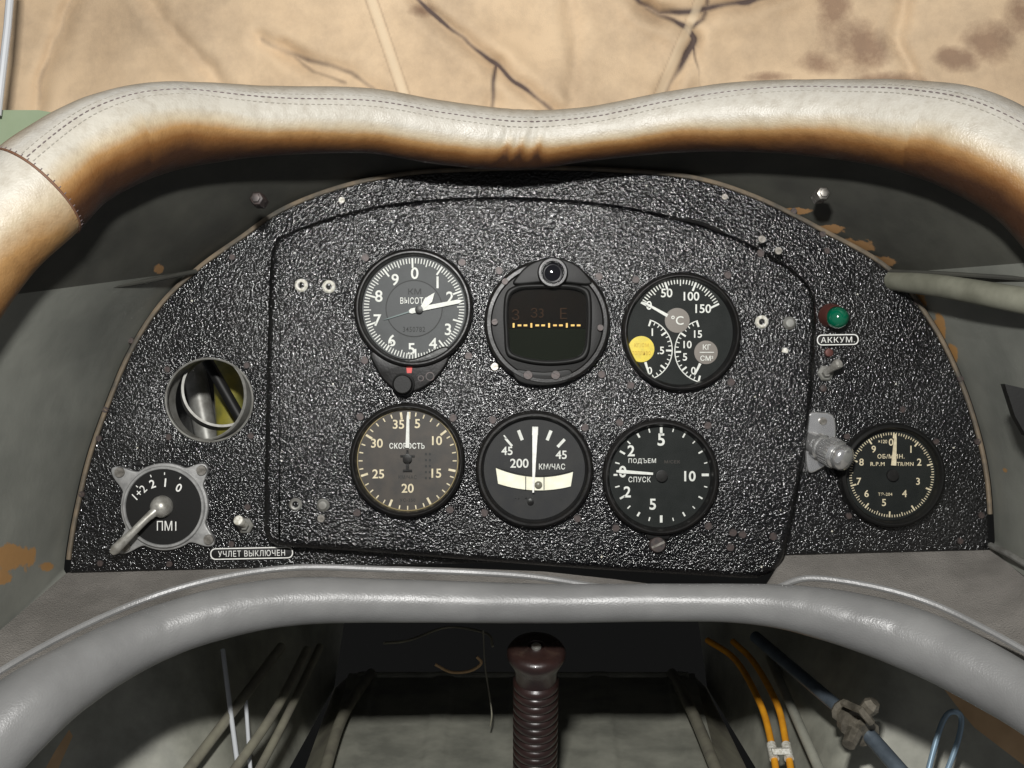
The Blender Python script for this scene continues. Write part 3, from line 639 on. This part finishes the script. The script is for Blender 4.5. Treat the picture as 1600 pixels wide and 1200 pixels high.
# ------------------------------------------------------------ empty instrument hole with its rings
g=thing('clamp_ring','grey metal ring sitting askew in the empty round hole, left of the raised panel','ring',P(331,622,.01))
b_=B(); ax_=Vector((-.22,-1,.10)).normalized(); O=P(331,622,.012); lathe(b_,O,[(67*s,-.002),(69*s,-.002),(69*s,.009),(67*s,.010),(65.5*s,.010),(65.5*s,-.002),(67*s,-.002)],axis=ax_,seg=64); obj('outer_ring',b_,BUSH,g)
b_=B(); ax_=Vector((.34,-1,.24)).normalized(); O=P(345,612,.035); lathe(b_,O,[(59*s,-.004),(63*s,-.004),(63*s,.010),(59*s,.010),(59*s,-.004)],axis=ax_,seg=64); obj('inner_sleeve',b_,BUSH,g)
b_=B(); O=P(327,625,0); lathe(b_,O,[(67*s,.0),(69.5*s,.0),(69.5*s,.0008),(68*s,.0012),(66.5*s,.0008),(66*s,-.002)],seg=64,az=.955); obj('hole_rim',b_,BUSH,op)
b_=B(); tube(b_,[P(358,560,.10),P(368,720,.07)],.013,20); obj('yellow_bar',b_,YB,label='yellow green bar seen through the empty instrument hole',cat='bar')
b_=B(); tube(b_,[P(322,560,.05),P(402,700,.05)],.0042,16); obj('dark_tube',b_,BLK2,label='dark diagonal tube crossing in front of the yellow green bar in the hole',cat='tube')
b_=B(); tube(b_,[P(300,560,.11),P(330,720,.10)],.009,20); obj('grey_tube',b_,BUSH,label='grey tube behind the empty instrument hole, left of the yellow green bar',cat='tube')
b_=B(); loft(b_,[P(230,520,.13),P(230,740,.13)],[P(430,520,.13),P(430,740,.13)],4,4); obj('dark_interior_backing',b_,DARK,label='added dark backing standing in for the unlit interior behind the empty instrument hole',cat='sheet')  # added near-black sheet, puts the dark interior into its colour
# ------------------------------------------------------------ label plates
def nameplate(txt,cx,cy,w,h,rot,lb,hz=.0):
    fr=F(cx,cy,hz); g=thing('label_plate',lb,'label plate',P(cx,cy,-hz),'label plates on the panel')
    ca,sa=math.cos(R(rot)),math.sin(R(rot))
    def rr(w,h,r):
        out=[]
        for sx,sy,a0 in ((1,1,0),(-1,1,90),(-1,-1,180),(1,-1,270)):
            for q in range(6):
                a=R(a0+18*q); u=sx*(w/2-r)+r*math.cos(a); v=sy*(h/2-r)+r*math.sin(a); out.append((cx+u*ca-v*sa,cy+u*sa+v*ca))
        return out
    b_=rplate(oxz(rr(w,h,h*.42),hz,fr),hz+.0002,hz+.0014,.0003,2); bs=obj('plate',b_,BLK2,g)
    b_=plate([oxz(rr(w-1,h-1,h*.42),hz,fr),oxz(rr(w-4.2,h-4.2,h*.36),hz,fr)],hz+.0013,hz+.0017,.00005); obj('border',b_,WHT,bs)
    b_=B(); T(b_,txt,cx,cy,h*.50,fr,hz+.0018,rot=rot,w=w*.80,bold=.0); obj('lettering',b_,WHT,bs)
nameplate('УЧЛЕТ ВЫКЛЮЧЕН',394,864,130,19,-1.2,'long narrow black label plate with white Cyrillic words at the lower left',.0008)
nameplate('АККУМ.',1308,531,66,18,-1,'short black label plate with white Cyrillic lettering below the green lamp',.0008)
# ------------------------------------------------------------ toggles
def toggle(px,py,p1,lb,m):
    g=thing('toggle_switch',lb,'switch',P(px,py,0),'toggle switches')
    b_=B(); lathe(b_,P(px,py,0),[(13*s,.0),(13*s,.0018),(10*s,.0026),(7*s,.0026),(7*s,.005),(5.5*s,.006),(0,.006)],seg=6); obj('nut',b_,BUSH,g,sharp=20)
    b_=B(); a=P(px,py,-.004); e=P(p1[0],p1[1],-.016); pts=[a.lerp(e,t) for t in (0,.5,.8,.93,1)]; tube(b_,pts,[4.5*s,6*s,8*s,7.5*s,4*s],16); obj('lever',b_,m,g)
toggle(1289,583,(1313,566),'chrome toggle switch below the short label plate, right of the raised panel',LEVER)
toggle(384,821,(371,812),'small pale toggle switch above the long label plate, lower left',PAINTW)
b_=B(); lathe(b_,P(1295,551,0),[(7*s,0),(6*s,.0015),(0,.002)],seg=16); obj('rivet',b_,RBASE,op)
b_=B(); lathe(b_,P(1286,607,0),[(6*s,0),(5*s,.0015),(0,.002)],seg=16); obj('rivet',b_,BSCR,op)
# ------------------------------------------------------------ lamp
g=thing('indicator_lamp','round green indicator lamp in a red brown metal socket, right of the raised panel','lamp',P(1295,492,0))
b_=B(); ax_=Vector((.10,-1,-.10)); lathe(b_,P(1297,493,0),[(19*s,0),(19*s,.003),(17*s,.005),(17*s,.010),(15*s,.0115)],axis=ax_,seg=32); obj('socket',b_,RBASE,g)
b_=B(); lathe(b_,P(1297,493,0),[(16.5*s,.0090),(17*s,.0110),(16*s,.0140),(12*s,.0170),(6*s,.0187),(0,.0192)],axis=Vector((.20,-1,-.20)),seg=32); obj('lens',b_,GRN,g)
# ------------------------------------------------------------ chrome knob
g=thing('chrome_pull_knob','shiny chrome knob on a chrome mounting plate beside the right edge of the raised panel','knob',P(1290,700,0))
b_=rplate(oxz(V2(cat([(1258,652),(1282,644),(1300,650),(1304,680),(1296,716),(1280,732),(1258,732)],5,True)),0),.0003,.005,.0015,5); obj('mounting_plate',b_,CHROME,g,sharp=50)
b_=B(); ax_=Vector((.66,-1,-.42)).normalized(); O=P(1271,692,-.004); lathe(b_,O,[(17*s,-.004),(17*s,.004),(20*s,.0045),(20*s,.008),(17*s,.0085),(17*s,.0115),(21*s,.0125),(22*s,.0135),(22*s,.0215),(21*s,.0225),(18*s,.023),(18*s,.0245),(20*s,.0255),(20*s,.028),(18.5*s,.0300),(14*s,.0315),(7*s,.0322),(0,.0324)],axis=ax_,seg=48); kn=obj('knob',b_,CHROME,g,sharp=40)
b_=B()
for i in range(30):
    t=2*math.pi*i/30; a=ax_.cross(Vector((0,0,1))).normalized(); c_=a.cross(ax_); p=O+(a*math.cos(t)+c_*math.sin(t))*22*s
    tube(b_,[p+ax_*.0137,p+ax_*.0213],.0005,5)
obj('knurling',b_,CHROME,kn)
screw(g,1286,658,.0055,6,STEEL)
# ------------------------------------------------------------ side fittings on the right
b_=B(); tube(b_,cat([P(1392,438,.004),P(1480,449,-.055),P(1600,470,-.115),P(1680,484,-.14)],6),[.0070+.00010*i for i in range(19)],20); obj('wooden_rod',b_,WOODR,label='thick weathered olive rod running off to the right from the panel edge',cat='rod')
b_=B(); slab(b_,[P(1570,600,-.115),P(1640,616,-.12),P(1650,700,-.12),P(1603,680,-.115),P(1586,650,-.115)],.006); obj('black_strap_end',b_,BLK2,label='black pointed strap end at the right edge beside the wall',cat='strap')
b_=B(); tube(b_,cat([P(1548,852,-.004),P(1580,868,-.04),P(1620,892,-.07)],5),.0022,8); obj('edge_trim',b_,BUSH,label='pale grey trim strip at the lower right corner of the large panel',cat='trim')
# ------------------------------------------------------------ canvas beyond the coaming
cv=B(); dk=cv.verts.layers.float.new('dark'); bw=cv.verts.layers.float.new('brown'); pa=cv.verts.layers.float.new('pale')
lines=[([(625,-60),(652,0),(690,35),(735,70),(775,100),(805,128),(850,160),(880,190)],2.6,.95,.006),([(775,100),(770,130),(768,200)],2.2,.8,.003),([(960,-50),(1000,5),(1030,20),(1085,15),(1170,3),(1260,-30)],3.6,1.,.006),([(1010,14),(1050,32),(1075,45),(1084,62),(1072,90),(1045,130),(1025,180)],3.2,.95,.005),([(1075,50),(1098,30),(1108,-10)],2.6,.8,.003),([(1082,70),(1092,110),(1100,200)],1.5,.6,.002),
 ([(410,62),(450,84),(500,98),(550,114),(585,138),(610,170)],3.0,.62,.004),([(445,78),(490,112),(540,130)],2.2,.5,.003),([(58,175),(62,130),(85,75),(120,-20)],3,.30,.004),([(200,-50),(260,40),(330,110),(380,190)],3,.14,.004),([(880,-50),(900,60),(890,190)],3,.12,.003),([(1420,-40),(1400,60),(1440,150)],3,.14,.004)]
seams=[[(560,-60),(632,150),(645,210)],[(1120,-60),(1030,150),(1008,220)]]
def dseg(x,y,pl_):
    best=1e9
    for (x0,y0),(x1,y1) in zip(pl_,pl_[1:]):
        dx,dy=x1-x0,y1-y0; t=max(0,min(1,((x-x0)*dx+(y-y0)*dy)/(dx*dx+dy*dy))); best=min(best,math.hypot(x-x0-dx*t,y-y0-dy*t))
    return best
G=[]; st_=2.6; NX=int(1740/st_); NY=int(330/st_)
for i in range(NX+1):
    x=-70+i*st_; row=[]
    for j in range(NY+1):
        y=-110+j*st_
        xx=x+4*noise.noise(Vector((x*.03,y*.03,5))); yy=y+4*noise.noise(Vector((x*.03,y*.03,9)))
        w=0; dep=0
        for pl_,wd,am,dp in lines:
            dd=dseg(xx,yy,pl_); am2=am*(.75+.5*noise.noise(Vector((x*.02,y*.02,7)))); w=max(w,am2*math.exp(-(dd/(wd*1.5))**2)+.24*am2*math.exp(-(dd/(wd*7))**2)); dep+=dp*math.exp(-(dd/12)**2)-.4*dp*math.exp(-((dd-26)/14)**2)
        ps=0
        for pl_ in seams:
            dd=dseg(x,y,pl_); ps=max(ps,.6*math.exp(-(dd/7)**4)); dep-=.0007*math.exp(-(dd/8)**4); w=max(w,.36*math.exp(-((dd-9)/2)**2))
        bl=0
        for bx,by,rx,ry in ((1300,10,36,50),(1335,70,60,50),(1285,100,40,22),(1545,60,50,36),(1500,90,34,20),(1590,20,30,40),(1380,130,60,18),(660,15,30,14),(1200,120,40,10)):
            bl=max(bl,.72*(1-.5*math.hypot((x-bx)/rx,(y-by)/ry)**1.5))
        w=max(w,.18+.20*noise.noise(Vector((x*.008,y*.012,11))))
        Y=.13+dep+.018*math.sin(x*.006+1)+.012*noise.noise(Vector((x*.004,y*.006,3)))+.0015*noise.noise(Vector((x*.02,y*.03,13)))
        v=cv.verts.new(P(x,y,Y)); v[dk]=min(1,max(0,w)); v[bw]=max(0,bl); v[pa]=ps; row.append(v)
    G.append(row)
for i in range(NX):
    for j in range(NY): cv.faces.new((G[i][j],G[i+1][j],G[i+1][j+1],G[i][j+1]))
obj('canvas_cover',cv,CANV,label='tan stained canvas sheet with dark creases beyond the cream roll',cat='canvas',sharp=80)
b_=B(); slab(b_,[P(-80,172,.04),P(60,172,.04),P(95,178,.04),P(150,250,.04),P(100,330,.04),P(-80,330,.04)],.004); obj('green_skin_panel',b_,PGRN,label='pale green painted panel at the left end behind the cream roll',cat='panel')
b_=B(); tube(b_,[P(20,-60,.03),P(12,40,.03),P(-4,180,.03)],.0028,10); obj('white_rail',b_,OFFW,label='thin white rail at the top left corner over the canvas',cat='rail')
# ------------------------------------------------------------ footwell
def quadgrid(A,Bq,m,kind_name,n=30,mm=20,disp=None):
    b_=B(); loft(b_,A,Bq,n,mm,disp=disp); return obj(kind_name,b_,m,kind='structure')
quadgrid([PF(470,1420,.02),PF(490,1250,.12),PF(545,1052,.60)],[PF(1170,1420,.02),PF(1135,1250,.12),PF(1085,1052,.60)],WELL,'floor',60,160,disp=lambda co,i,j:Vector((0,0,.002*max(0,min(1,4*(math.sin(j*math.pi*9)-.6))))))
quadgrid([PF(-150,960,.015),PF(250,930,.15),PF(545,925,.60)],[PF(150,1520,.02),PF(380,1330,.10),PF(522,1075,.60)],WELL,'footwell_wall_left')
quadgrid([PF(1760,960,.015),PF(1400,930,.15),PF(1085,925,.60)],[PF(1500,1520,.02),PF(1260,1330,.10),PF(1105,1075,.60)],WELL,'footwell_wall_right')
quadgrid([PF(380,1500,.06),PF(430,1330,.1),PF(522,1075,.61)],[PF(480,1500,.02),PF(492,1250,.12),PF(547,1054,.60)],TUBEM,'floor_edge_left')
quadgrid([PF(1260,1500,.06),PF(1230,1330,.1),PF(1105,1075,.61)],[PF(1160,1500,.02),PF(1133,1250,.12),PF(1083,1054,.60)],TUBEM,'floor_edge_right')
quadgrid([P(-900,-200,.9),P(-900,1500,.9)],[P(2500,-200,.9),P(2500,1500,.9)],DARK,'dark_backdrop')  # added dark wall, keeps world light from showing through the gaps
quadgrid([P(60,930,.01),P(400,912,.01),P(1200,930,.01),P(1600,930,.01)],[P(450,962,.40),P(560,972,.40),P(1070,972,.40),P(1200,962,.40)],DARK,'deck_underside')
def rod(name,pts,r,m,lb,c_,seg=12,group=None):
    b_=B(); tube(b_,cat([PF(*p) for p in pts],6) if len(pts)>2 else [PF(*p) for p in pts],r,seg); return obj(name,b_,m,label=lb,cat=c_,group=group)
rod('floor_rail',[(500,1230,.115),(535,1120,.33),(580,1052,.56)],.005,TUBEM,'raised olive rail along the left edge of the footwell floor','rail',group='floor rails')
rod('floor_rail',[(1130,1230,.115),(1085,1120,.33),(1050,1052,.56)],.005,TUBEM,'raised olive rail along the right edge of the footwell floor','rail',group='floor rails')
rod('floor_cross_bar',[(560,1056,.585),(1075,1056,.585)],.004,WELL,'olive cross bar at the far end of the footwell floor','bar')
CT='control tubes left of the stick'
rod('control_tube',[(285,1215,.05),(365,1110,.16),(440,1010,.28)],.0042,TUBEM,'olive tube left of the control stick, leftmost of the three','tube',group=CT)
rod('control_tube',[(358,1215,.07),(430,1110,.18),(480,1015,.30)],.0038,TUBEM,'olive tube left of the control stick, middle of the three','tube',group=CT)
rod('control_tube',[(398,1215,.09),(450,1115,.20),(500,1010,.34)],.0034,TUBEM,'olive tube left of the control stick, nearest the stick of the three','tube',group=CT)
rod('white_strip',[(348,1015,.20),(360,1110,.15),(374,1215,.09)],.0019,OFFW,'longer thin white strip crossing behind the leftmost olive tube','strip',group='thin white strips')
rod('white_strip',[(384,1095,.18),(392,1215,.12)],.0016,OFFW,'shorter thin white strip beside the middle olive tube','strip',group='thin white strips')
rod('hanging_cord',[(755,985,.35),(758,1040,.34),(768,1110,.32),(766,1135,.3)],.0007,TUBEM,'thin cord hanging straight down left of the stick','cord')
rod('loose_wire',[(680,1038,.4),(705,1050,.4),(735,1048,.4),(752,1036,.4),(745,1026,.4)],.0014,TANC,'tan loop of wire in the dark above the footwell floor','wire')
rod('wire_bundle',[(600,1005,.35),(640,1000,.4),(700,980,.45),(760,990,.4),(770,1010,.38)],.0012,TUBEM,'dim wires sagging under the lower grey roll','wire')
rod('orange_cable',[(1105,1000,.42),(1150,1032,.36),(1188,1100,.24),(1205,1160,.17),(1214,1215,.12)],.0028,ORCAB,'orange cable right of the stick, inner of the pair','cable',group='orange cables')
rod('orange_cable',[(1145,1002,.40),(1178,1035,.34),(1214,1100,.23),(1228,1160,.165),(1238,1215,.115)],.0028,ORCAB,'orange cable right of the stick, outer of the pair','cable',group='orange cables')
b_=B()
for (x0,y0,x1,y1,Y) in ((1205,1163,1210,1186,.165),(1228,1163,1233,1186,.16)):
    tube(b_,[PF(x0,y0,Y),PF(x1,y1,Y-.022)],.0038,14)
slab(b_,[PF(1206,1170,.14),PF(1233,1170,.137),PF(1235,1179,.135),PF(1208,1179,.137)],.003)
obj('cable_clamp',b_,PAINTW,label='pale metal clamp binding the two orange cables together',cat='clamp')
pr_=thing('push_rod','blue grey push rod slanting down to the right of the orange cables','rod',P(1300,1100,.05))
b_=B(); tube(b_,[P(1180,995,.16),P(1318,1112,.03)],.0050,16); tube(b_,[P(1352,1142,.01),P(1425,1225,-.03)],.0054,16); obj('rod_tube',b_,BLUEM,pr_)
b_=B(); a=P(1312,1106,.035); e=P(1362,1154,.0); ax_=(e-a).normalized(); lathe(b_,a,[(0,0),(.007,0),(.009,.003),(.006,.005),(.006,.010),(.011,.012),(.012,.019),(.007,.021),(.006,.026),(.010,.028),(.010,.034),(0,.034)],axis=ax_,seg=10)
lathe(b_,P(1347,1116,.0),[(.0,0),(.005,0),(.0065,.01),(.004,.014),(0,.014)],axis=Vector((.5,-.4,.7)),seg=8); lathe(b_,P(1335,1144,.0),[(.0,0),(.006,0),(.005,.012),(0,.013)],axis=Vector((-.5,-.6,-.5)),seg=8); tube(b_,[P(1318,1098,.01),P(1346,1110,-.01),P(1362,1130,-.01)],.0028,8); obj('joint_fitting',b_,mat('fitting_metal',(.24,.215,.17),.45,.4,c2=(.10,.09,.07),vs=120),pr_)
rod('hook',[(1444,1230,-.02),(1462,1160,.0),(1476,1122,.01),(1490,1112,.01),(1502,1122,.01),(1496,1160,.0),(1470,1230,-.02)],.0020,HOOKM,'blue steel loop hook in the lower right of the footwell','hook')
rod('wall_stringer',[(1195,1010,.42),(1230,1090,.25),(1290,1225,.08)],.004,WELL,'thin olive stringer on the right footwell wall','stringer')
b_=B(); loft(b_,[P(1462,1056,-.03),P(1520,1135,-.04),P(1625,1215,-.06)],[P(1560,1050,-.03),P(1600,1085,-.05),P(1680,1130,-.07)],20,12,disp=lambda co,i,j:Vector((0,.004*math.sin(i*9)+.002*math.sin(j*8+i*4),0))); obj('tan_flap',b_,TANC,label='tan canvas flap under the right end of the lower grey roll',cat='flap',group='tan canvas flaps')
b_=B(); loft(b_,[P(50,1240,.0),P(85,1175,.0),P(108,1140,.01)],[P(75,1240,.0),P(98,1185,.0),P(114,1150,.01)],10,4); obj('tan_flap',b_,TANC,label='small tan canvas sliver under the left end of the lower grey roll',cat='flap',group='tan canvas flaps')
# ------------------------------------------------------------ control stick
g=thing('control_stick','dark brown ribbed control stick grip with flared top under the lower grey roll','control stick',P(838,1200,.03))
axis=Vector((0,-.46,1)).normalized(); top_=P(838,1010,.0)
def S(r,t): return (r*s,-t*s)
b_=B(); lathe(b_,top_,[(0,-.0008),S(11,2),S(13,-2),S(17,1),S(33,1),S(42,4),S(46,10),S(46,17),S(41,27),S(35,40),S(33,62)],axis=axis,seg=56); obj('grip_head',b_,BROWNB,g,sharp=50)
pf=[S(33,61)]
t=64
while t<330:
    pf+=[S(36,t),S(38.5,t+3),S(38.5,t+9),S(36,t+12),S(35,t+14)]; t+=15
b_=B(); lathe(b_,top_,pf,axis=axis,seg=56,ax=.95); obj('ribbed_grip',b_,BROWNB,g,sharp=60)
b_=B(); lathe(b_,top_+axis*.0004,[(0,.0008),S(7,-1.5),S(8,0),S(8,3)],axis=axis,seg=20); obj('button',b_,BUSH,g)
# ------------------------------------------------------------ light: the camera flash, and an added weak world fill standing in for bounced light
w=bpy.data.worlds.new('World'); scene.world=w; w.use_nodes=True; w.node_tree.nodes['Background'].inputs[0].default_value=(.95,.96,1,1); w.node_tree.nodes['Background'].inputs[1].default_value=.13
ld=bpy.data.lights.new('camera_flash','AREA'); ld.shape='RECTANGLE'; ld.size=.05; ld.size_y=.03; ld.energy=8.9; ld.color=(1,.985,.96)
lo=bpy.data.objects.new('camera_flash',ld); col.objects.link(lo); lo.location=(-.03,-.80,.215)
lo.rotation_euler=(Vector((0,0,.02))-lo.location).to_track_quat('-Z','Y').to_euler()
cam=bpy.data.cameras.new('camera'); cam.lens=40; cam.sensor_width=36; cam.clip_start=.01; cam.clip_end=20
co=bpy.data.objects.new('camera',cam); col.objects.link(co); co.location=(0,-D,0); co.rotation_euler=(R(90),0,0); scene.camera=co
scene.view_settings.view_transform='Standard'; scene.view_settings.look='None'; scene.view_settings.exposure=0
